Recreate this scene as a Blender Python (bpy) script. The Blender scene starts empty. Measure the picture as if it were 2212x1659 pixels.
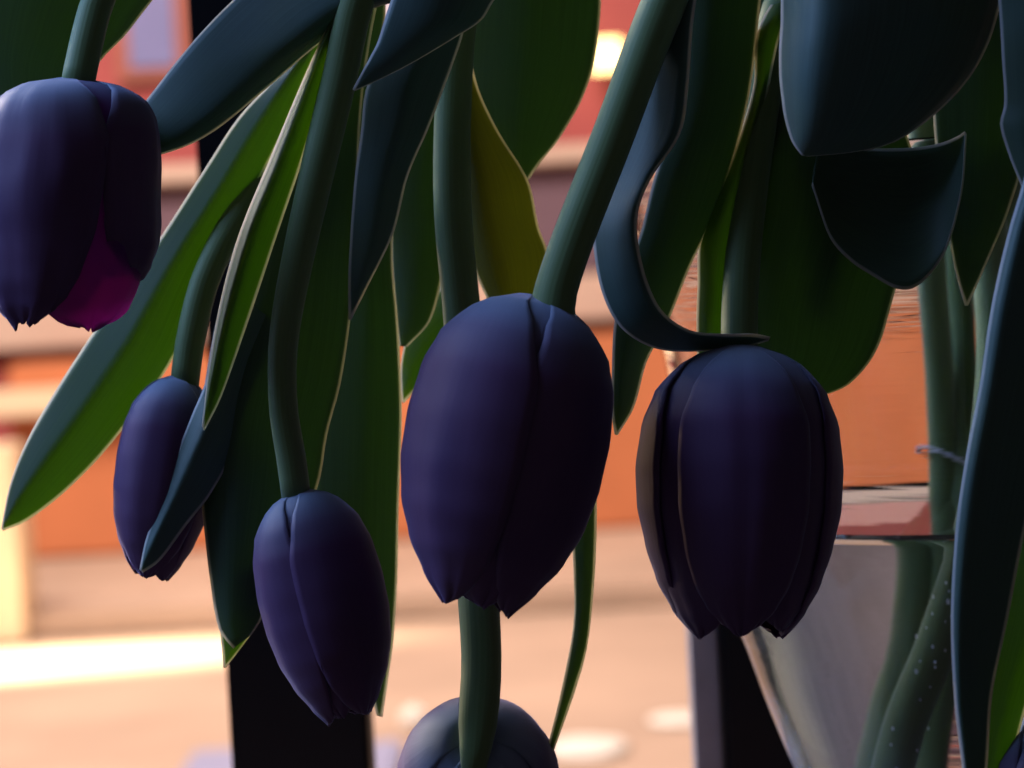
import bpy, bmesh, math, random
from mathutils import Vector, Matrix, noise
random.seed(7)
S = bpy.context.scene
C = S.collection
R = math.radians

# ------------------------------------------------------------------ camera
CAM = Vector((0, 0, 1.0))
PITCH, ROLL, FPX = R(2.7), R(3.0), 5530.0        # picture measured on a 2212 x 1659 view
fwd = Vector((0, math.cos(PITCH), -math.sin(PITCH)))
up0 = Vector((0, math.sin(PITCH), math.cos(PITCH)))
rt0 = Vector((1, 0, 0))
rt = rt0 * math.cos(ROLL) - up0 * math.sin(ROLL)
up = up0 * math.cos(ROLL) + rt0 * math.sin(ROLL)
cd = bpy.data.cameras.new('camera'); cam = bpy.data.objects.new('camera', cd); C.objects.link(cam)
M = Matrix((rt, up, -fwd)).transposed().to_4x4(); M.translation = CAM
cam.matrix_world = M
cd.sensor_width = 36; cd.lens = 90; cd.clip_start = 0.02; cd.clip_end = 200
cd.dof.use_dof = True; cd.dof.focus_distance = 0.552; cd.dof.aperture_fstop = 17
cd.dof.aperture_blades = 0
S.camera = cam
S.render.resolution_x, S.render.resolution_y = 1024, 768

def P(x, y, d):
    return CAM + fwd * d + rt * ((x - 1106) / FPX * d) + up * ((829.5 - y) / FPX * d)
def ray(x, y):
    return (P(x, y, 1) - CAM)
def G(x, y, z=0.0):
    r = ray(x, y); return CAM + r * ((z - CAM.z) / r.z)
def W(x, y, Y):
    r = ray(x, y); return CAM + r * (Y / r.y)

# ------------------------------------------------------------------ light
w = bpy.data.worlds.new('World'); S.world = w; w.use_nodes = True
bg = w.node_tree.nodes['Background']; bg.inputs[0].default_value = (.52, .50, .58, 1); bg.inputs[1].default_value = 0.07
def area(name, loc, to, size, power, col):
    l = bpy.data.lights.new(name, 'AREA'); l.shape = 'RECTANGLE'; l.size, l.size_y = size; l.energy = power; l.color = col
    o = bpy.data.objects.new(name, l); C.objects.link(o); o.location = loc
    o.rotation_euler = (Vector(to) - Vector(loc)).to_track_quat('-Z', 'Y').to_euler(); return o
def spot(name, loc, to, power, col, ang, blend, size=.05):
    l = bpy.data.lights.new(name, 'SPOT'); l.energy = power; l.color = col; l.spot_size = R(ang); l.spot_blend = blend; l.shadow_soft_size = size
    o = bpy.data.objects.new(name, l); C.objects.link(o); o.location = loc
    o.rotation_euler = (Vector(to) - Vector(loc)).to_track_quat('-Z', 'Y').to_euler(); return o
area('window_light', (-1.2, 0.80, 1.98), (0, .56, 1.0), (1.5, 1.3), 54.0, (.32, .51, 1.0))
area('back_light', (-1.15, 2.0, 1.95), (0, .56, 1.0), (1.2, .8), 80.0, (1.0, .90, .76))
area('terrace_light', (-1.5, 5.2, 4.6), (-.4, 8.6, .3), (3.0, 2.0), 600.0, (1.0, .78, .63))
spot('low_sun_beam', (-5.6, 6.1, 1.5), G(-10, 1440), 26000.0, (1.0, .80, .50), 9.0, 1.0)
spot('low_sun_on_sill', (-3.2, 4.4, 1.45), (.12, .62, .97), 150.0, (1.0, .66, .36), 12, .4, .04)
S.view_settings.view_transform = 'Standard'; S.view_settings.look = 'None'
S.view_settings.exposure = 0.0; S.view_settings.gamma = 1.0
S.render.engine = 'CYCLES'
S.cycles.transmission_bounces = 16; S.cycles.max_bounces = 20; S.cycles.transparent_max_bounces = 16

# ------------------------------------------------------------------ materials
def nt(name):
    m = bpy.data.materials.new(name); m.use_nodes = True; t = m.node_tree
    return m, t, t.nodes['Principled BSDF'], t.nodes['Material Output']
def node(t, kind, **kw):
    n = t.nodes.new(kind)
    for k, v in kw.items():
        if k.startswith('i_'):
            n.inputs[k[2:].replace('_', ' ')].default_value = v
        else: setattr(n, k, v)
    return n
def ramp(t, fac, stops):
    r = t.nodes.new('ShaderNodeValToRGB'); e = r.color_ramp.elements
    while len(e) < len(stops): e.new(.5)
    for q, (p, c) in zip(e, stops):
        q.position = p; q.color = (*c, 1)
    t.links.new(fac, r.inputs[0]); return r.outputs[0]
def mixc(t, a, b, f, mode='MIX'):
    m = t.nodes.new('ShaderNodeMix'); m.data_type = 'RGBA'; m.blend_type = mode
    for s, v in ((m.inputs[0], f), (m.inputs[6], a), (m.inputs[7], b)):
        if hasattr(v, 'is_output'): t.links.new(v, s)
        else: s.default_value = v if not isinstance(v, tuple) else (*v, 1)
    return m.outputs[2]
def streaks(t, sx, sy, scale=1, detail=4):
    uv = node(t, 'ShaderNodeUVMap'); mp = node(t, 'ShaderNodeMapping'); mp.inputs[3].default_value = (sx, sy, 1)
    t.links.new(uv.outputs[0], mp.inputs[0])
    n = node(t, 'ShaderNodeTexNoise'); n.inputs['Scale'].default_value = scale; n.inputs['Detail'].default_value = detail
    t.links.new(mp.outputs[0], n.inputs[0]); return n.outputs[0]
def gnoise(t, scale, detail=4):
    tc = node(t, 'ShaderNodeTexCoord'); n = node(t, 'ShaderNodeTexNoise'); n.inputs['Scale'].default_value = scale; n.inputs['Detail'].default_value = detail
    t.links.new(tc.outputs['Object'], n.inputs[0]); return n.outputs[0]
def attr(t, nm):
    a = node(t, 'ShaderNodeAttribute'); a.attribute_name = nm; return a.outputs['Fac']
def bump(t, h, strength, dist, b):
    n = node(t, 'ShaderNodeBump'); n.inputs['Strength'].default_value = strength; n.inputs['Distance'].default_value = dist
    t.links.new(h, n.inputs['Height']); t.links.new(n.outputs[0], b.inputs['Normal']); return n.outputs[0]

def leaf_mat(name, base, trans, tw, rough=.52):
    m, t, b, out = nt(name)
    s = streaks(t, 3, 60, 1.0, 3)
    big = gnoise(t, 35, 3)
    c1 = mixc(t, tuple(x * .72 for x in base), tuple(min(1, x * 1.35) for x in base), s)
    c2 = mixc(t, c1, tuple(x * y for x, y in zip(base, (1.5, 1.2, .8))), ramp(t, big, [(.45, (0, 0, 0)), (.75, (.6, .6, .6))]))
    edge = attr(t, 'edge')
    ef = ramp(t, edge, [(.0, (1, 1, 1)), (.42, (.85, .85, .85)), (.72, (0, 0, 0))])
    c3 = mixc(t, c2, (.60, .60, .58), ef)  # pale leaf margin, widened and lightened to carry the rim light too
    t.links.new(c3, b.inputs['Base Color'])
    b.inputs['Roughness'].default_value = rough; b.inputs['Specular IOR Level'].default_value = .32
    b.inputs['Sheen Weight'].default_value = .12; b.inputs['Sheen Tint'].default_value = (.6, .8, 1, 1); b.inputs['Sheen Roughness'].default_value = .4
    nrm = bump(t, s, .12, .0005, b)
    tr = node(t, 'ShaderNodeBsdfTranslucent')
    ct = mixc(t, tuple(x * .6 for x in trans), trans, s)
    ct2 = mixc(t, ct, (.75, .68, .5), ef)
    t.links.new(ct2, tr.inputs[0])
    mx = node(t, 'ShaderNodeMixShader')
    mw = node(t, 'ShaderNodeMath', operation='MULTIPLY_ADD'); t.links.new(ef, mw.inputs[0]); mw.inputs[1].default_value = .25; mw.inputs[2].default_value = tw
    t.links.new(mw.outputs[0], mx.inputs[0])
    t.links.new(b.outputs[0], mx.inputs[1]); t.links.new(tr.outputs[0], mx.inputs[2]); t.links.new(mx.outputs[0], out.inputs[0])
    return m
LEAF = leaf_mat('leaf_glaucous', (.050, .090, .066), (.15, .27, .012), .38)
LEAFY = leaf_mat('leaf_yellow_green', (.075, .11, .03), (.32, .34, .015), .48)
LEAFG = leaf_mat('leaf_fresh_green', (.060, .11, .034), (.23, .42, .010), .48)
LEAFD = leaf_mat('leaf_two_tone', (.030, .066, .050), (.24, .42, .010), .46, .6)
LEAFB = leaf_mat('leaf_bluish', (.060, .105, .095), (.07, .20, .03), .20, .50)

def petal_mat(name, base, trans, tw):
    m, t, b, out = nt(name)
    u = attr(t, 'along'); s = streaks(t, 1.5, 34, 1.0, 4)
    bl = gnoise(t, 40, 3)
    c1 = mixc(t, tuple(x * .85 for x in base), tuple(x * 1.15 for x in base), s)
    c1 = mixc(t, c1, tuple(x * y for x, y in zip(base, (.55, .5, .8))), ramp(t, bl, [(.4, (0, 0, 0)), (.75, (.6, .6, .6))]))
    basef = ramp(t, u, [(.0, (1, 1, 1)), (.05, (.75, .75, .75)), (.14, (.25, .25, .25)), (.26, (0, 0, 0))])
    c2 = mixc(t, c1, (.20, .26, .36), basef)  # blue-green base tint, lightened to put the light on the tops into colour
    t.links.new(c2, b.inputs['Base Color'])
    b.inputs['Roughness'].default_value = .62; b.inputs['Specular IOR Level'].default_value = .25
    b.inputs['Sheen Weight'].default_value = .38; b.inputs['Sheen Tint'].default_value = (.62, .62, 1, 1); b.inputs['Sheen Roughness'].default_value = .32
    bump(t, s, .10, .0006, b)
    tr = node(t, 'ShaderNodeBsdfTranslucent'); tr.inputs[0].default_value = (*trans, 1)
    mx = node(t, 'ShaderNodeMixShader'); mx.inputs[0].default_value = tw
    t.links.new(b.outputs[0], mx.inputs[1]); t.links.new(tr.outputs[0], mx.inputs[2]); t.links.new(mx.outputs[0], out.inputs[0])
    return m
PETAL = petal_mat('petal_purple', (.098, .043, .110), (.26, .03, .20), .14)
PETALM = petal_mat('petal_magenta', (.14, .035, .19), (.62, .09, .60), .55)

def simple(name, col, rough=.6, var=.25, scale=20, spec=.4, bmp=0, metal=0):
    m, t, b, out = nt(name)
    n = gnoise(t, scale, 6)
    c = mixc(t, tuple(x * (1 - var) for x in col), tuple(min(1, x * (1 + var)) for x in col), n)
    t.links.new(c, b.inputs['Base Color']); b.inputs['Roughness'].default_value = rough
    b.inputs['Specular IOR Level'].default_value = spec; b.inputs['Metallic'].default_value = metal
    if bmp: bump(t, n, .5, bmp, b)
    return m
def stem_mat():
    m, t, b, out = nt('stem_green')
    s = streaks(t, 4, 40, 1.0, 4)
    c = mixc(t, (.088, .140, .045), (.130, .185, .072), s)
    t.links.new(c, b.inputs['Base Color']); b.inputs['Roughness'].default_value = .6; b.inputs['Specular IOR Level'].default_value = .25
    b.inputs['Subsurface Weight'].default_value = .15; b.inputs['Subsurface Radius'].default_value = (.4, .8, .2); b.inputs['Subsurface Scale'].default_value = .002
    b.inputs['Sheen Weight'].default_value = .2; b.inputs['Sheen Tint'].default_value = (.7, .85, 1, 1)
    bump(t, s, .2, .0005, b); return m
STEM = stem_mat()
def glass(name, ior, col=(1, 1, 1), rough=0.0):
    m, t, b, out = nt(name)
    b.inputs['Base Color'].default_value = (*col, 1); b.inputs['Transmission Weight'].default_value = 1
    b.inputs['Roughness'].default_value = rough; b.inputs['IOR'].default_value = ior
    n = node(t, 'ShaderNodeTexNoise'); tc = node(t, 'ShaderNodeTexCoord'); mp = node(t, 'ShaderNodeMapping'); mp.inputs[3].default_value = (8, 8, 160)
    t.links.new(tc.outputs['Object'], mp.inputs[0]); t.links.new(mp.outputs[0], n.inputs[0]); n.inputs['Scale'].default_value = 2.0
    if name == 'vase_glass': bump(t, n.outputs[0], .22, .0006, b)
    return m
GLASS = glass('vase_glass', 1.47, (.97, .98, 1)); WATER = glass('vase_water', 1.333, (.96, .98, .97))
BLACK = simple('black_paint', (.004, .004, .006), .55, .3, 60, .12)
POSTGREY = simple('grey_post_face', (.17, .155, .18), .7, .3, 80)
SILL = simple('sill_wood', (.035, .025, .02), .4, .1, 30)
GROUND = simple('terrace_stone', (.45, .335, .27), .8, .38, 1.6)
TERRA = simple('terracotta', (.50, .17, .075), .8, .3, 2.5)
BRICK = simple('red_plaster', (.30, .068, .072), .85, .2, 4)
BAND = simple('pink_stone', (.50, .38, .33), .8, .12, 6)
SLATE = simple('mauve_panel', (.12, .075, .11), .7, .2, 5)
CREAM = simple('cream_stone', (.72, .58, .42), .75, .1, 6)
SKYPANE = simple('window_pane', (.16, .17, .36), .25, .15, 3)  # sky reflection put into the pane as plain blue colour
WHITE = simple('light_pool_white', (.85, .83, .80), .5, .08, 20)  # bright tone of the light pools on the terrace floor

# ------------------------------------------------------------------ mesh helpers
def link(name, me, mats, parent=None):
    o = bpy.data.objects.new(name, me); C.objects.link(o)
    for m in (mats if isinstance(mats, (list, tuple)) else [mats]): me.materials.append(m)
    if parent:
        o.parent = parent
        o.matrix_parent_inverse = Matrix.Translation(-parent.location) if parent.type == 'EMPTY' else Matrix.Identity(4)
    return o
def tag(o, label=None, cat=None, group=None, kind=None):
    for k, v in (('label', label), ('category', cat), ('group', group), ('kind', kind)):
        if v: o[k] = v
    return o
def thing(name, loc, label, cat, group=None):
    o = bpy.data.objects.new(name, None); C.objects.link(o); o.location = loc; o.empty_display_size = .01
    tag(o, label, cat, group); return o
def box(name, a, b, mat, parent=None, bev=.004, seg=2):
    bm = bmesh.new(); bmesh.ops.create_cube(bm, size=1)
    for v in bm.verts: v.co = Vector((a[i] + (b[i] - a[i]) * (v.co[i] + .5) for i in range(3)))
    if bev: bmesh.ops.bevel(bm, geom=bm.edges[:], offset=bev, segments=seg, affect='EDGES')
    me = bpy.data.meshes.new(name); bm.to_mesh(me); bm.free(); return link(name, me, mat, parent)
def cr(pts, n):
    """Catmull-Rom through tuples, n samples, spaced by parameter of chord length"""
    k = len(pts); out = []
    pts = [Vector(p) for p in pts]
    L = [0]
    for i in range(1, k): L.append(L[-1] + max(1e-6, (pts[i] - pts[i-1]).length))
    for s in range(n):
        x = L[-1] * s / (n - 1); i = 0
        while i < k - 2 and x > L[i+1]: i += 1
        t = (x - L[i]) / (L[i+1] - L[i])
        p1, p2 = pts[i], pts[i+1]
        h = L[i+1] - L[i]
        m1 = (p2 - pts[i-1]) / (L[i+1] - L[i-1]) * h if i > 0 else p2 - p1
        m2 = (pts[i+2] - p1) / (L[i+2] - L[i]) * h if i < k - 2 else p2 - p1
        t2, t3 = t*t, t*t*t
        out.append(p1*(2*t3-3*t2+1) + m1*(t3-2*t2+t) + p2*(-2*t3+3*t2) + m2*(t3-t2))
    return out
def vec(n, vals): return Vector(vals)

STEMS = {}
def leaf(parent, d, secs, mat=LEAF, bulge=3.0, p=1.6, mid=.5, tilt=0.0, wav=.35, n=56, m=15, name='leaf', bend=0.0, thick=.45, label=None):
    """secs: (xl,yl,xr,yr[,dd_mm]) along the leaf from base to tip; bulge in mm toward the viewer; tilt: right edge further (mm)"""
    A = cr([(s[0], s[1], s[2], s[3]) for s in secs], n) if False else None
    full = []
    for i, s in enumerate(secs):
        full.append((s[0], s[1], s[2], s[3], s[4] if len(s) > 4 else 0.0))
    # a leaf that leaves the frame upwards narrows to a base on its own stem
    f0 = full[0]; y0 = (f0[1]+f0[3])/2
    if y0 <= 60 and parent.name in STEMS:
        cx = (f0[0]+f0[2])/2
        c = [q for q in STEMS[parent.name] if q[1] < y0-70] or STEMS[parent.name]
        tx, ty, td = min(c, key=lambda q: math.hypot(q[0]-cx, q[1]-y0+120))
        hx, hy = (f0[2]-f0[0])/2, (f0[3]-f0[1])/2; dd = (td-d)*1000
        mx, my = cx*.45+tx*.55, y0*.45+ty*.55
        full = [(tx-hx*.10-3, ty-hy*.10, tx+hx*.10+3, ty+hy*.10, dd), (mx-hx*.62, my-hy*.62, mx+hx*.62, my+hy*.62, dd*.5)] + full
    k = len(full); L = [0]
    for i in range(1, k):
        a, b = full[i-1], full[i]
        L.append(L[-1] + max(1, math.hypot((a[0]+a[2]-b[0]-b[2])/2, (a[1]+a[3]-b[1]-b[3])/2) + .25*math.hypot(a[0]-b[0], a[1]-b[1])))
    def ev(x):
        i = 0
        while i < k - 2 and x > L[i+1]: i += 1
        h = L[i+1]-L[i]; t = (x-L[i])/h; t2, t3 = t*t, t*t*t; o = []
        for c in range(5):
            p1, p2 = full[i][c], full[i+1][c]
            m1 = (p2-full[i-1][c])/(L[i+1]-L[i-1])*h if i > 0 else p2-p1
            m2 = (full[i+2][c]-p1)/(L[i+2]-L[i])*h if i < k-2 else p2-p1
            o.append(p1*(2*t3-3*t2+1)+m1*(t3-2*t2+t)+p2*(-2*t3+3*t2)+m2*(t3-t2))
        return o
    seed = random.random()*100
    vs, fs, uv, ed = [], [], [], []
    wmax = max(math.hypot(s[0]-s[2], s[1]-s[3]) for s in full)
    px = d/FPX*1000     # mm per px
    for i in range(n):
        f = i/(n-1)
        f2 = 1-(1-f)**1.15
        xl, yl, xr, yr, dd = ev(L[-1]*f2)
        wd = math.hypot(xr-xl, yr-yl)
        ws = min(1, wd/wmax)
        for j in range(m):
            t = j/(m-1); t = .5-.5*math.cos(math.pi*t)*.35-(.5-t)*.65+0 if False else t
            # denser towards the margins
            tt = .5 + (t-.5)*(1.25-.25*abs(2*t-1)) if False else t
            q = tt/mid if tt < mid else (1-tt)/(1-mid)
            off = bulge*ws*(1-(1-q)**p)
            rip = wav*(abs(2*tt-1)**2)*noise.noise(Vector((f*5.5, seed+(3 if tt > .5 else 0), 0)))*2*min(1, (1-f)*6)
            rip += .25*wav*noise.noise(Vector((f*9, tt*3, seed)))
            ml = .006*wd*(noise.noise(Vector((f*14, seed*2, tt*2)))) if 0 < f < 1 else 0
            dep = d + (dd + tilt*(tt-.5)*ws - off + rip + bend*f*f)/1000
            vs.append(P(xl+(xr-xl)*tt+ml, yl+(yr-yl)*tt, dep))
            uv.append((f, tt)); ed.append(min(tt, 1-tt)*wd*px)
    for i in range(n-1):
        for j in range(m-1):
            a = i*m+j; fs.append((a, a+m, a+m+1, a+1))
    me = bpy.data.meshes.new(name); me.from_pydata(vs, [], fs)
    ul = me.uv_layers.new(name='UVMap')
    for lp in me.loops: ul.data[lp.index].uv = uv[lp.vertex_index]
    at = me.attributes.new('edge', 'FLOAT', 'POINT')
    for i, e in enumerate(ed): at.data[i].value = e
    for pl in me.polygons: pl.use_smooth = True
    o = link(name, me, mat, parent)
    sd = o.modifiers.new('thickness', 'SOLIDIFY'); sd.thickness = thick/1000; sd.offset = 0
    if label: o['label'] = label
    return o

def tube(name, pts, rad, mat, parent, n=60, sides=18, wob=.02, flare=0.0):
    """pts: world vectors; rad: list of mm radii per control point"""
    q = cr([(p.x, p.y, p.z, r/1000) for p, r in zip(pts, rad)], n)
    pos = [Vector(a[:3]) for a in q]; rr = [a[3] for a in q]
    vs, fs, uv = [], [], []
    T = (pos[1]-pos[0]).normalized(); N = T.orthogonal().normalized()
    for i, p in enumerate(pos):
        T2 = (pos[min(i+1, n-1)]-pos[max(i-1, 0)]).normalized()
        N = (N - T2*N.dot(T2)).normalized(); B = T2.cross(N)
        for j in range(sides):
            a = 2*math.pi*j/sides
            r = rr[i]*(1+wob*noise.noise(Vector((i*.25, math.cos(a)*1.5, math.sin(a)*1.5))))
            vs.append(p+(N*math.cos(a)+B*math.sin(a))*r); uv.append((i/(n-1), j/sides))
    for i in range(n-1):
        for j in range(sides):
            a = i*sides+j; b = i*sides+(j+1) % sides
            fs.append((a, b, b+sides, a+sides))
    fs.append(tuple(range(sides))[::-1]); fs.append(tuple(range((n-1)*sides, n*sides)))
    me = bpy.data.meshes.new(name); me.from_pydata(vs, [], fs)
    ul = me.uv_layers.new(name='UVMap')
    for lp in me.loops: ul.data[lp.index].uv = uv[lp.vertex_index]
    for pl in me.polygons: pl.use_smooth = True
    return link(name, me, mat, parent)

def interp(tab, u):
    for (a, x), (b, y) in zip(tab, tab[1:]):
        if u <= b:
            t = (u-a)/(b-a); t = t*t*(3-2*t)*.35+t*.65
            return x+(y-x)*t
    return tab[-1][1]
PROF = [(0, .16), (.03, .42), (.08, .64), (.16, .83), (.27, .95), (.42, 1.0), (.56, .985), (.7, .905), (.82, .76), (.92, .56), (1, .36)]
PROF_BLUNT = PROF[:8] + [(.82, .80), (.92, .65), (1, .48)]
PROF_OPEN = [(0, .18), (.02, .48), (.05, .70), (.11, .86), (.18, .94), (.27, .98), (.42, 1.0), (.56, 1.0), (.7, .98), (.82, .94), (.92, .86), (1, .74)]
WID = [(0, 40), (.1, 55), (.3, 64), (.55, 63), (.75, 61), (.86, 57), (.93, 49), (.97, 38), (.99, 24), (1, 10)]
WIDP = [(0, 40), (.1, 55), (.25, 62), (.4, 60), (.6, 56), (.8, 47), (.9, 39), (.96, 29), (1, 14)]
def flower(parent, base, tip, W_mm, rot, prof=PROF, mats=None, flat=1.0, seed=0, lens=None, spread=None, wsc=None, point=None, wrk=.016, rag=.008, name='flower'):
    """flower head: six petals round an axis from base to tip"""
    rnd = random.Random(seed)
    ax = (tip-base); Ln = ax.length; ax.normalize()
    side = ax.cross(-fwd).normalized(); fr = side.cross(ax).normalized()
    if fr.dot(fwd) > 0: fr = -fr; 
    side = ax.cross(fr).normalized()
    if side.dot(rt) < 0: side = -side
    fl = bpy.data.objects.new(name, None); C.objects.link(fl); fl.parent = parent; fl.empty_display_size = .01
    fl.matrix_parent_inverse = Matrix.Translation(-parent.location)
    lay = [1.0, 1.0, .972, 1.0, .985, 1.0]
    for k in range(6):
        outer = k % 2 == 0
        th0 = rot + k*math.pi/3 + rnd.uniform(-.06, .06)
        w = W_mm/1000*(1.0 if outer else .905)
        ln = Ln*(1 + rnd.uniform(-.03, .015)) * (lens[k] if lens else 1)
        sp = spread[k] if spread else 0
        n, m = 40, 21; vs, fs, uv, al = [], [], [], []
        for i in range(n):
            u = i/(n-1); u = 1-(1-u)**1.25
            r0 = interp(prof, u)*w + sp/1000*u*u
            hw = R(interp(WIDP if point and k in point else WID, u)) * (1 if outer else .93) * (wsc[k] if wsc else 1)
            for j in range(m):
                v = 2*j/(m-1)-1
                th = th0+v*hw
                r = r0*(lay[k]-(.085 if outer else .05)*v*v*max(0, min(1, (u-.08)*2.4))-.018*math.exp(-(v/.13)**2)*min(1, u*4))
                r *= 1+wrk*noise.noise(Vector((u*3, v*2, seed*3+k*7)))+wrk*.35*noise.noise(Vector((u*4, v*5, seed+k*5)))
                if outer: r += .0008*abs(v)**4*max(0, min(1, (u-.2)*3))*min(1, (1-u)*4)
                z = ln*(u + rag*noise.noise(Vector((v*5, k*3+seed, 1)))*u**6*2)
                z -= ln*.02*v*v*u**4
                vs.append(base + ax*z + side*(math.sin(th)*r) + fr*(math.cos(th)*r*flat))
                uv.append((u, (v+1)/2)); al.append(u)
        for i in range(n-1):
            for j in range(m-1):
                a = i*m+j; fs.append((a, a+1, a+m+1, a+m))
        me = bpy.data.meshes.new('petal'); me.from_pydata(vs, [], fs)
        ul = me.uv_layers.new(name='UVMap')
        for lp in me.loops: ul.data[lp.index].uv = uv[lp.vertex_index]
        at = me.attributes.new('along', 'FLOAT', 'POINT')
        for i, e in enumerate(al): at.data[i].value = e
        for pl in me.polygons: pl.use_smooth = True
        o = link('petal', me, mats[k] if mats else PETAL); o.parent = fl
        o.matrix_parent_inverse = Matrix.Identity(4)
        sd = o.modifiers.new('thickness', 'SOLIDIFY'); sd.thickness = .0005; sd.offset = -1
    return fl
def front_rot(deg): return R(deg)      # 0: an outer petal faces the viewer

# ================================================================== SETTING
# terrace behind the sill, wall at 9.2 m
tag(box('terrace_ground', (-14, .7, -.2), (14, 16, 0), GROUND, bev=0), kind='structure')
tag(box('windowsill', (-1.2, .36, W(1106, 1640, .79).z-.05), (1.2, .748, W(1106, 1640, .79).z), SILL), kind='structure')
sill_z = W(1106, 1640, .79).z
tag(box('sill_wall', (-1.2, .42, -.2), (1.2, .70, sill_z-.0505), BAND), kind='structure')
YW = 9.2
tag(box('house_wall', (-8, YW, 0), (2.4, YW+.3, 5.0), BRICK, bev=.01), 'red plastered house wall across the terrace', 'wall')
def zat(x, y, Y): return W(x, y, Y).z
def xat(x, y, Y): return W(x, y, Y).x
tag(box('stone_band', (-8, YW-.10, .78), (2.4, YW-.002, .95), BAND, bev=.01), 'pinkish stone band running along the house wall', 'ledge')
tag(box('mauve_panel', (-8, YW-.03, .953), (2.4, YW-.002, 1.34), SLATE, bev=.01), 'dull mauve panel on the house wall above stone band', 'panel')
tag(box('stone_ledge', (-8, YW-.12, 1.343), (2.4, YW-.002, 1.41), BAND, bev=.01), 'narrow beige ledge above the mauve panel', 'ledge')
tag(box('vase_backdrop', (2.405, YW-.4, 0), (9, YW+.3, 5.0), simple('backdrop_grey', (.20, .19, .24), .85, .25, 3), bev=.01), 'plain grey backdrop wall, added out of view to show in the vase refraction', 'wall')  # added out of view so that the vase refracts grey
tag(box('terracotta_wall', (-1.72, 8.75, .074), (1.9, 9.08, .74), TERRA, bev=.01), 'low orange terracotta wall standing on the step', 'wall')
tag(box('coping_slab', (-1.9, 8.62, .565), (-1.30, 8.748, .66), CREAM, bev=.01), 'cream coping slab fixed to the orange wall', 'slab')
tag(box('terrace_step', (-8, 7.25, .004), (8, 9.19, .07), GROUND, bev=.008), kind='structure')
pz = G(20, 1395)
g1 = G(470, 1648); g2 = G(870, 1640)
tag(box('blue_slab', (g1.x-.05, g1.y-.9, .004), (g2.x, g1.y, .03), simple('blue_slate', (.30, .34, .55), .5, .1, 8), bev=.008), 'bluish slate slab on the terrace floor', 'slab')
tag(box('cream_pillar', (pz.x-.30, pz.y, .004), (pz.x+.045, pz.y+.22, .56), CREAM, bev=.01), 'short cream stone pillar beside the bright floor patch', 'pillar')
a = W(275, -40, YW); b = W(385, 145, YW)
wn = thing('house_window', (a.x, YW-.02, b.z), 'bluish window in the red house wall beside the wide black post', 'window')
box('window_frame', (a.x-.05, YW-.05, b.z-.05), (b.x+.05, YW-.001, a.z+.6), simple('frame_brown', (.25, .08, .06)), wn)
box('pane', (a.x, YW-.06, b.z), (b.x, YW-.051, a.z+.55), SKYPANE, wn, bev=0)
a = W(822, -60, YW); b = W(905, 62, YW)
wn = thing('house_window', (a.x, YW-.02, b.z), 'pale narrow window high on the red house wall above the leaf tips', 'window')
box('window_frame', (a.x-.05, YW-.05, b.z-.05), (b.x+.05, YW-.001, a.z+.6), bpy.data.materials['frame_brown'], wn)
box('pane', (a.x, YW-.06, b.z), (b.x, YW-.051, a.z+.55), simple('pale_pane', (.55, .55, .72), .3, .1, 3), wn, bev=0)
# lit lamp on the wall
a = W(1268, 92, YW-.1); b = W(1345, 152, YW-.1)
lm = thing('wall_lamp', ((a.x+b.x)/2, YW, b.z), 'glowing square lamp on the red house wall', 'lamp')
box('lamp_bracket', (a.x+.03, YW-.10, b.z+.02), (b.x-.03, YW-.001, a.z-.02), BLACK, lm, bev=.003)
em, t, bb, out = nt('lamp_glow'); e = node(t, 'ShaderNodeEmission'); e.inputs[0].default_value = (1, .72, .28, 1); e.inputs[1].default_value = 5.0
t.links.new(e.outputs[0], out.inputs[0])
box('lamp_shade', (a.x, YW-.2, b.z), (b.x, YW-.101, a.z), em, lm, bev=.01)
# pools of light on the terrace, built as pale flattened mounds
def stone(x, y, sx, sy, sz, label):
    g = G(x, y); bm = bmesh.new(); bmesh.ops.create_icosphere(bm, subdivisions=3, radius=1)
    for v in bm.verts:
        k = 1+.18*noise.noise(v.co*1.3+g); v.co = Vector((v.co.x*sx*k, v.co.y*sy*k, max(-.3, v.co.z)*sz*k))
    me = bpy.data.meshes.new('light_pool'); bm.to_mesh(me); bm.free()
    for pl in me.polygons: pl.use_smooth = True
    o = link('light_pool', me, WHITE); o.location = g + Vector((0, 0, sz*.3+.002)); tag(o, label, 'stone', 'light pools on the terrace, built as pale mounds')
stone(1270, 1625, .085, .10, .02, 'wide white pool of light on the terrace, built as a flat mound')
stone(895, 1565, .030, .05, .03, 'small white pool of light on the terrace, built as a rounded mound')
stone(1470, 1560, .07, .06, .012, 'thin pale pool of light on the terrace, built as a low mound')

# two black posts just outside the sill
def post(xl, xr, y, Y, label, grey=0):
    l = W(xl, y, Y).x; r = W(xr, y, Y).x
    t = thing('railing_post', ((l+r)/2, Y, 0), label, 'post', 'black posts outside the sill')
    box('post_body', (l, Y, .001), (r, Y+.035, 1.8), BLACK, t, bev=.0015)
    if grey:
        g = W(xl-grey, y, Y).x
        box('side_strip', (g, Y+.006, .001), (l-.0003, Y+.03, 1.8), POSTGREY, t, bev=.001)
    box('foot_plate', (l-.03, Y-.02, .0005), (r+.03, Y+.055, .008), BLACK, t, bev=.001)
post(497, 796, 1600, .86, 'wide black post behind the hanging tulips')
post(1562, 1740, 1500, .88, 'black post with a grey side strip behind the glass vase', 62)

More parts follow.
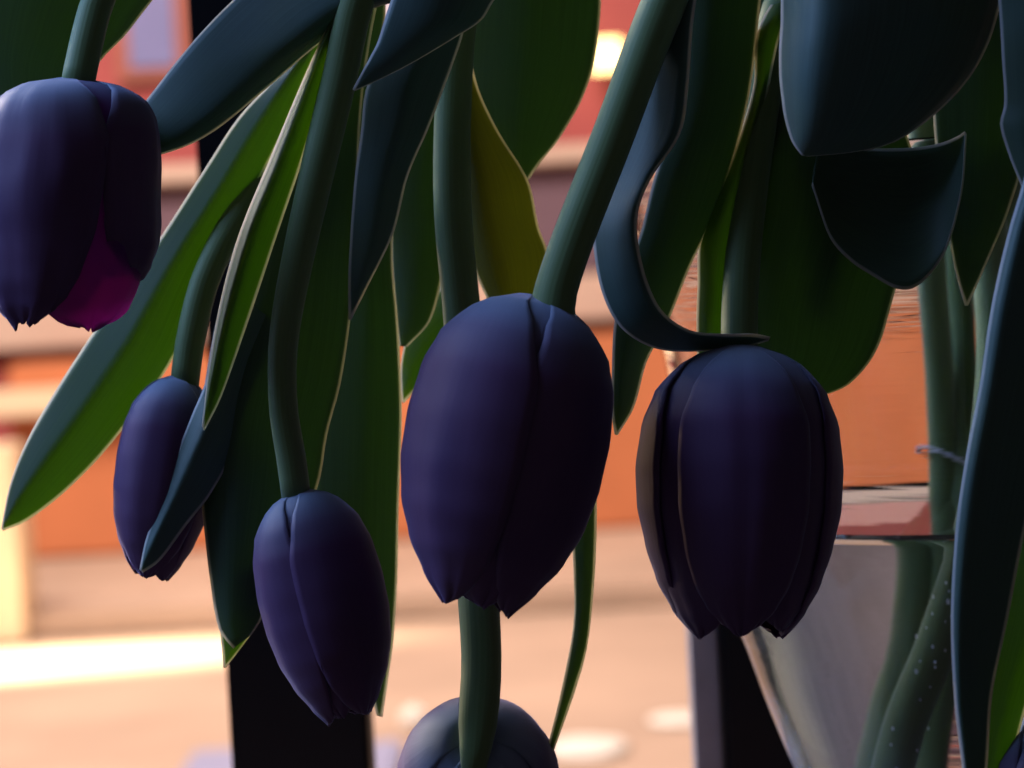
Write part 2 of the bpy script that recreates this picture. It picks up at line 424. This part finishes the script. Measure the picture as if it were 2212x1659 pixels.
# ================================================================== VASE
VD = .675
axis = P(2110, 1110, VD); axis = Vector((axis.x, axis.y, 0))
def vr(px): return px/FPX*VD
def vz(x, y): return P(x, y, VD).z
zw = vz(2110, 1085)               # water level
prof = [(vz(2110, y), vr(r)) for y, r in ((330, 750), (500, 715), (720, 665), (900, 635), (1110, 600), (1250, 560), (1370, 513), (1500, 472), (1640, 422), (1740, 378))]
zb = sill_z + .0008
prof.append((zb+.004, vr(312))); prof.append((zb, vr(300)))
def lathe(name, rz, mat, parent, seg=96, close=False):
    vs, fs = [], []
    for r, z in rz:
        for j in range(seg):
            a = 2*math.pi*j/seg; vs.append((axis.x+math.cos(a)*r, axis.y+math.sin(a)*r, z))
    for i in range(len(rz)-1):
        for j in range(seg):
            a = i*seg+j; b = i*seg+(j+1) % seg; fs.append((a, b, b+seg, a+seg))
    fs.append(tuple(range(seg))[::-1]); k = (len(rz)-1)*seg; fs.append(tuple(range(k, k+seg)))
    me = bpy.data.meshes.new(name); me.from_pydata(vs, [], fs)
    bm = bmesh.new(); bm.from_mesh(me); bmesh.ops.recalc_face_normals(bm, faces=bm.faces); bm.to_mesh(me); bm.free()
    for pl in me.polygons: pl.use_smooth = len(pl.vertices) == 4
    return link(name, me, mat, parent)
cs = cr([(r, z) for z, r in prof][::-1], 60)        # bottom to top
outer = [(c[0], c[1]) for c in cs]; TH = .0032
inner = []
for r, z in outer:
    if z > zb+.012: inner.append((r-TH, z))
inner = [(inner[0][0]*.4, zb+.009), (inner[0][0]*.8, zb+.0095)] + inner
vase = thing('glass_vase', (axis.x, axis.y, sill_z), 'clear tapered glass vase half full of water holding the tulips', 'vase')
lathe('glass_body', outer + [(outer[-1][0]-.0008, outer[-1][1]+.001), (outer[-1][0]-TH+.0008, outer[-1][1]+.001)] + inner[::-1], GLASS, vase)
wr = [(r+.0004, z) for r, z in inner if z < zw-.002]
rw = wr[-1][0]
wr += [(rw, zw), (rw-.0006, zw-.0012), (rw-.0018, zw-.0022), (rw-.004, zw-.0028)]
lathe('water', [(wr[0][0], wr[0][1]-.0003)] + wr[1:], WATER, vase)

# ================================================================== TULIPS
def stem(t, pts, rad): return tube('stem', [P(*p) for p in pts], rad if isinstance(rad, list) else [rad]*len(pts), STEM, t, n=110)
def hidden(dx, dz=0):     # the way of a stem down into the vase, on the far right side
    return [(2010+dx*.4, 120, .64+dz), (2140+dx, 600, .675+dz), (2170+dx, 1100, .675+dz), (2160+dx*.8, 1500, .675+dz), (2130+dx*.5, 1760, .675+dz)]
GRP = 'purple tulips drooping from the vase'
def tulip(label, pts, rad, name='tulip'):
    b = P(*pts[-1]); t = thing(name, b, label, 'tulip', GRP); stem(t, pts, rad); STEMS[t.name] = pts; return t

# --- left tulip, petals loosening
t1 = tulip('purple tulip with loose petals and a glowing magenta inner petal at its side',
    [(165, 200, .545), (180, 120, .547), (212, 0, .552), (300, -200, .56), (600, -480, .58), (1100, -560, .60), (1600, -300, .61)] + hidden(150, .012), [3.6]*12)
flower(t1, P(160, 176, .548), P(140, 716, .548), 19.2, R(-26), PROF_OPEN, mats=[PETAL, PETALM, PETAL, PETAL, PETAL, PETALM], seed=3,
       lens=[.985, .99, .80, .72, .75, .93], spread=[.3, -.2, 1.5, 0, 0, 0], point=[0], wrk=.06, rag=.024)
leaf(t1, .575, [(-140, -260, 420, -120), (-160, -100, 365, -45), (-150, 60, 275, 70), (-120, 160, 207, 147), (-60, 300, 180, 260), (30, 430, 60, 430)], LEAF, bulge=4, tilt=4)
leaf(t1, .563, [(700, -160, 1000, -60), (505, 0, 800, 20), (400, 112, 690, 92), (340, 188, 560, 203), (295, 246, 450, 290), (265, 300, 345, 333), (250, 340, 252, 342)], LEAFB, bulge=5, p=1.5, mid=.75, tilt=-3)
# --- T2 small tulip far left
t2 = tulip('slim dark purple tulip half hidden behind a small pointed leaf',
    [(398, 835, .580), (412, 730, .580), (445, 600, .582), (510, 470, .586), (600, 330, .592), (690, 150, .596), (800, -100, .6), (1050, -380, .605), (1500, -250, .615)] + hidden(60, .02), [3.3]*14)
flower(t2, P(385, 818, .580), P(325, 1243, .578), 11.2, R(-8), seed=5, mats=[PETAL, PETAL, PETAL, PETAL, PETAL, PETALM])
leaf(t2, .586, [(760, -40, 800, 0), (640, 125, 700, 80), (520, 250, 610, 290), (440, 370, 530, 440), (330, 540, 445, 580), (200, 722, 375, 770), (110, 862, 250, 945), (58, 955, 150, 1052), (22, 1050, 60, 1122), (4, 1142, 7, 1146)], LEAFD, bulge=6.5, p=1.05, mid=.45, tilt=3)
leaf(t2, .569, [(520, 640, 600, 700), (470, 760, 530, 860), (436, 850, 500, 980), (395, 950, 452, 1070), (355, 1060, 405, 1130), (318, 1160, 345, 1210), (303, 1230, 308, 1237)], LEAFB, bulge=4, p=1.2, mid=.35)
# --- T3
t3 = tulip('small closed purple tulip tilted in front of the wide black post',
    [(640, 1080, .552), (632, 1010, .552), (612, 880, .553), (612, 740, .554), (645, 550, .556), (690, 350, .558), (735, 160, .56), (770, 0, .56), (860, -250, .565), (1150, -420, .58), (1600, -200, .60)] + hidden(20, -.012), [3.1, 3.2, 3.1, 3.2, 3.5, 3.8, 3.9, 4, 4, 4, 4, 4, 4, 4, 4, 4])
flower(t3, P(645, 1065, .553), P(758, 1548, .551), 13.6, R(46), seed=11)
leaf(t3, .572, [(740, -60, 830, -60), (712, 60, 800, 90), (660, 190, 780, 240), (590, 335, 772, 400), (520, 500, 760, 560), (480, 640, 757, 690), (450, 790, 735, 830), (432, 920, 705, 945), (431, 1010, 690, 1040), (440, 1120, 650, 1150), (455, 1250, 602, 1250), (475, 1362, 560, 1345), (505, 1400, 540, 1372)], LEAF, bulge=5, p=1.5, mid=.3, tilt=-2)
leaf(t3, .578, [(470, 1180, 600, 1180), (470, 1290, 590, 1290), (477, 1370, 555, 1350), (481, 1410, 520, 1400), (483, 1442, 486, 1442)], LEAFG, bulge=2, p=1.2)
leaf(t3, .560, [(745, -40, 780, -40), (695, 85, 722, 70), (640, 210, 690, 220), (582, 350, 648, 360), (520, 500, 600, 500), (478, 650, 540, 680), (452, 800, 480, 850), (438, 920, 441, 930)], LEAFG, bulge=4, p=1.0, mid=.3, tilt=0)
leaf(t3, .556, [(880, -120, 1120, -60), (845, 0, 1066, 0), (830, 50, 1040, 42), (812, 100, 985, 78), (785, 150, 880, 140), (762, 193, 766, 196)], LEAFB, bulge=4, p=1.6, tilt=5)
leaf(t3, .590, [(700, 380, 850, 380), (700, 560, 848, 560), (690, 720, 860, 720), (680, 900, 866, 900), (680, 1100, 860, 1100), (690, 1250, 857, 1250), (740, 1370, 850, 1372), (790, 1460, 838, 1460), (815, 1545, 825, 1549)], LEAF, bulge=5, p=1.5, mid=.6, tilt=3)
leaf(t3, .604, [(690, -120, 800, -120), (690, 0, 832, 0), (690, 60, 830, 60), (690, 200, 800, 200), (700, 380, 790, 380), (710, 560, 760, 560)], LEAF, bulge=1)
# --- T4 centre
t4 = tulip('largest purple tulip with a thick bare stem, hanging in front of the others',
    [(1192, 700, .535), (1197, 640, .535), (1240, 510, .537), (1318, 310, .540), (1385, 130, .543), (1437, 0, .545), (1530, -200, .55), (1700, -330, .565), (1900, -180, .60), (2080, 200, .63), (2150, 700, .645), (2120, 1060, .645), (2075, 1230, .645), (2020, 1400, .650), (1970, 1560, .655), (1940, 1700, .66)],
    [5.2, 4.6, 4.5, 4.5, 4.6, 4.8] + [4.8]*10)
flower(t4, P(1155, 645, .538), P(1026, 1310, .534), 21.6, R(-50), seed=21)
leaf(t4, .548, [(1440, -150, 1540, -150), (1400, 20, 1500, 20), (1370, 150, 1486, 180), (1340, 290, 1468, 290), (1315, 390, 1405, 385), (1286, 470, 1378, 455, -2), (1284, 540, 1377, 520, -3), (1305, 640, 1398, 610, -4), (1345, 710, 1432, 675, -4), (1420, 752, 1490, 714, -2), (1520, 757, 1560, 722), (1610, 748, 1630, 722), (1660, 735, 1663, 728)], LEAFB, bulge=1.5, p=1.5, mid=.9, tilt=-9, n=80)
leaf(t4, .562, [(1500, -150, 1660, -150), (1490, 30, 1640, 20), (1470, 220, 1620, 190), (1415, 380, 1585, 340), (1385, 500, 1540, 470), (1350, 600, 1490, 575), (1327, 700, 1440, 700), (1322, 800, 1396, 780), (1321, 890, 1368, 880), (1328, 938, 1333, 940)], LEAF, bulge=3, p=1.5, mid=.35, tilt=8, wav=.2)
# --- T5 right
t5 = tulip('broad dark purple tulip hanging in front of the glass vase',
    [(1600, 790, .552), (1597, 740, .556), (1600, 620, .562), (1615, 450, .566), (1650, 200, .570), (1690, 0, .575), (1800, -180, .60), (1950, -100, .64), (2040, 200, .69), (2065, 550, .715), (2080, 800, .722), (2078, 1000, .724), (2074, 1130, .724), (2066, 1300, .722), (2050, 1500, .715), (2040, 1720, .70)], [4]*16)
flower(t5, P(1602, 752, .550), P(1596, 1368, .546), 22.4, R(-3), PROF_BLUNT, seed=33, wsc=[.62, 1, 1, 1, 1, 1])
leaf(t5, .566, [(1640, 60, 1690, 60), (1628, 190, 1660, 190), (1575, 360, 1630, 380), (1515, 500, 1612, 520), (1508, 620, 1590, 640), (1506, 730, 1572, 760), (1510, 850, 1560, 850)], LEAFG, bulge=3, p=1.3, mid=.4)
leaf(t5, .572, [(1640, 120, 1850, 120), (1630, 280, 1960, 300), (1610, 450, 1990, 470), (1580, 600, 1935, 625), (1570, 720, 1895, 750), (1600, 800, 1835, 828), (1700, 860, 1760, 860)], LEAF, bulge=5, p=1.6, mid=.35, tilt=2)
# --- T6 bottom
t6 = tulip('purple tulip seen from its stem end, below the largest tulip',
    [(1022, 1668, .548), (1032, 1560, .551), (1040, 1430, .556), (1032, 1270, .562), (1020, 1000, .575), (1000, 700, .580), (978, 450, .582), (980, 200, .584), (1000, 0, .586), (1080, -220, .59), (1500, -250, .605)] + hidden(-10, .022), [2.6, 4.2, 4.4, 4.6, 4.6, 4.4, 4.3, 4.2, 4.2, 4.2, 4.2, 4.2, 4.2, 4.2, 4.2, 4.2])
flower(t6, P(1028, 1600, .552), P(1045, 1850, .607), 19.0, R(5), seed=41)
leaf(t6, .600, [(1030, -150, 1290, -150), (1012, 0, 1297, 0), (1005, 110, 1287, 110), (1010, 210, 1258, 210), (1040, 300, 1205, 302), (1085, 350, 1165, 352), (1136, 386, 1142, 388)], LEAF, bulge=4, p=1.6, mid=.5, tilt=3)
leaf(t6, .590, [(995, 40, 1020, 40), (990, 160, 1024, 160), (985, 270, 1068, 270), (990, 390, 1140, 390), (1005, 490, 1163, 490), (1025, 580, 1185, 560), (1055, 650, 1170, 660), (1090, 760, 1130, 760)], LEAFY, bulge=4, p=1.3, mid=.35)
leaf(t6, .570, [(960, -60, 1010, -20), (890, 60, 1000, 70), (800, 170, 965, 170), (780, 290, 925, 275), (766, 400, 880, 380), (757, 520, 848, 505), (753, 620, 795, 615), (754, 690, 757, 691)], LEAFB, bulge=5, p=1.2, mid=.55, tilt=2)
leaf(t6, .597, [(880, 150, 970, 150), (860, 290, 965, 290), (845, 430, 960, 430), (845, 560, 960, 560), (855, 690, 930, 690), (862, 748, 880, 748)], LEAF, bulge=2)
leaf(t6, .600, [(960, 600, 1040, 700), (930, 660, 1000, 760), (885, 715, 950, 790), (868, 780, 910, 830), (869, 868, 872, 870)], LEAFG, bulge=2)
leaf(t6, .567, [(1230, 800, 1290, 800), (1232, 950, 1285, 950), (1234, 1120, 1288, 1120), (1240, 1230, 1283, 1250), (1240, 1350, 1268, 1390), (1218, 1470, 1245, 1480), (1190, 1590, 1210, 1580), (1172, 1660, 1180, 1662)], LEAF, bulge=1.5, wav=.15)
# --- T7 lower right
t7 = tulip('purple tulip peeping out behind the long upright leaf',
    [(2262, 1570, .55), (2285, 1450, .55), (2330, 1200, .55), (2360, 700, .555), (2350, 100, .56), (2290, -180, .57), (2180, -220, .58), (2150, 50, .63), (2190, 600, .66), (2230, 1200, .67), (2180, 1740, .675)], [4]*11)
flower(t7, P(2262, 1545, .551), P(2290, 2120, .55), 17.0, R(20), seed=51)
leaf(t7, .512, [(2310, 0, 2420, 0), (2262, 200, 2400, 200), (2212, 390, 2370, 400), (2180, 500, 2345, 520), (2148, 640, 2320, 660), (2118, 830, 2275, 860), (2084, 1010, 2235, 1040), (2066, 1150, 2206, 1180), (2056, 1330, 2175, 1340), (2062, 1500, 2142, 1500), (2080, 1660, 2132, 1650), (2095, 1800, 2120, 1780), (2105, 1900, 2110, 1900)], LEAFB, bulge=3.5, p=1.3, mid=.13, tilt=4, n=70)
leaf(t7, .522, [(2150, -200, 2330, -200), (2158, 0, 2320, 0), (2166, 140, 2300, 140), (2170, 225, 2290, 225), (2162, 272, 2280, 280), (2192, 365, 2270, 380), (2230, 450, 2260, 450)], LEAF, bulge=3, tilt=-3)
leaf(t7, .545, [(2210, 900, 2330, 900), (2190, 1100, 2330, 1100), (2150, 1300, 2300, 1300), (2120, 1480, 2230, 1480), (2100, 1620, 2190, 1620), (2100, 1760, 2150, 1760), (2115, 1850, 2120, 1850)], LEAFG, bulge=3, p=1.2, mid=.6)
# --- T8, head above the frame
t8 = tulip('leafy tulip stem rising straight out of the vase, with a broad bluish leaf',
    [(2230, -620, .56), (2180, -480, .565), (2080, -250, .575), (2000, 0, .62), (1995, 300, .67), (2013, 600, .70), (2028, 800, .716), (2036, 1000, .724), (2036, 1130, .726), (2028, 1300, .724), (2010, 1450, .72), (1980, 1720, .705)], [4.1]*12)
flower(t8, P(2235, -630, .56), P(2420, -1150, .55), 20.0, R(10), seed=61)
leaf(t8, .538, [(1720, -260, 2100, -260), (1695, -100, 2165, -100), (1688, 40, 2158, 20), (1685, 150, 2105, 150), (1694, 240, 2020, 245), (1708, 295, 1925, 308), (1720, 318, 1840, 327), (1733, 334, 1745, 336)], LEAFB, bulge=17, p=2.0, mid=.22, tilt=0, wav=.2)
leaf(t8, .556, [(1765, 330, 1754, 400), (1800, 315, 1798, 520), (1880, 320, 1880, 592), (1960, 320, 1965, 624), (2020, 312, 2035, 555), (2062, 298, 2076, 420), (2084, 284, 2087, 290)], LEAF, bulge=-5, p=1.1, mid=.45, tilt=-3)
leaf(t8, .577, [(1625, -60, 1760, -60), (1628, 120, 1760, 120), (1640, 300, 1760, 300), (1650, 480, 1740, 480), (1660, 640, 1700, 640)], LEAF, bulge=2)
leaf(t8, .577, [(2000, -100, 2230, -100), (2010, 100, 2240, 100), (2020, 300, 2220, 300), (2040, 450, 2180, 450), (2060, 570, 2130, 570), (2085, 660, 2090, 660)], LEAF, bulge=3)

# small air bubbles clinging to the stem under water
bm = bmesh.new(); rb = random.Random(4)
for k in range(28):
    f = rb.random(); x = 2075+(1950-2075)*f+rb.uniform(-40, 40); y = 1230+(1640-1230)*f+rb.uniform(-30, 30)
    c = P(x, y, .645+.012*f-.0055+rb.uniform(-.002, .002)); r = rb.choice([.00025, .0003, .0004, .0006])
    bmesh.ops.create_icosphere(bm, subdivisions=1, radius=r, matrix=Matrix.Translation(c) @ Matrix.Diagonal((.7, .7, 1.4, 1)))
me = bpy.data.meshes.new('air_bubbles'); bm.to_mesh(me); bm.free()
o = link('air_bubbles', me, simple('bubble_white', (.75, .78, .8), .3), vase); o['kind'] = 'stuff'

# string tied round the two stems inside the vase
ring = []
cc = P(2057, 985, .7235)
for k in range(25):
    a = 2*math.pi*k/24; ring.append(cc + Vector((math.cos(a)*.0098, math.sin(a)*.0062, -.0028*math.cos(a)+.0012*math.sin(2*a))))
st = tube('string_tie', ring, [.55]*25, simple('string_grey', (.50, .47, .50), .8, .2, 400), None, n=80, sides=8)
tag(st, 'thin grey string tied round two stems above the water', 'string')
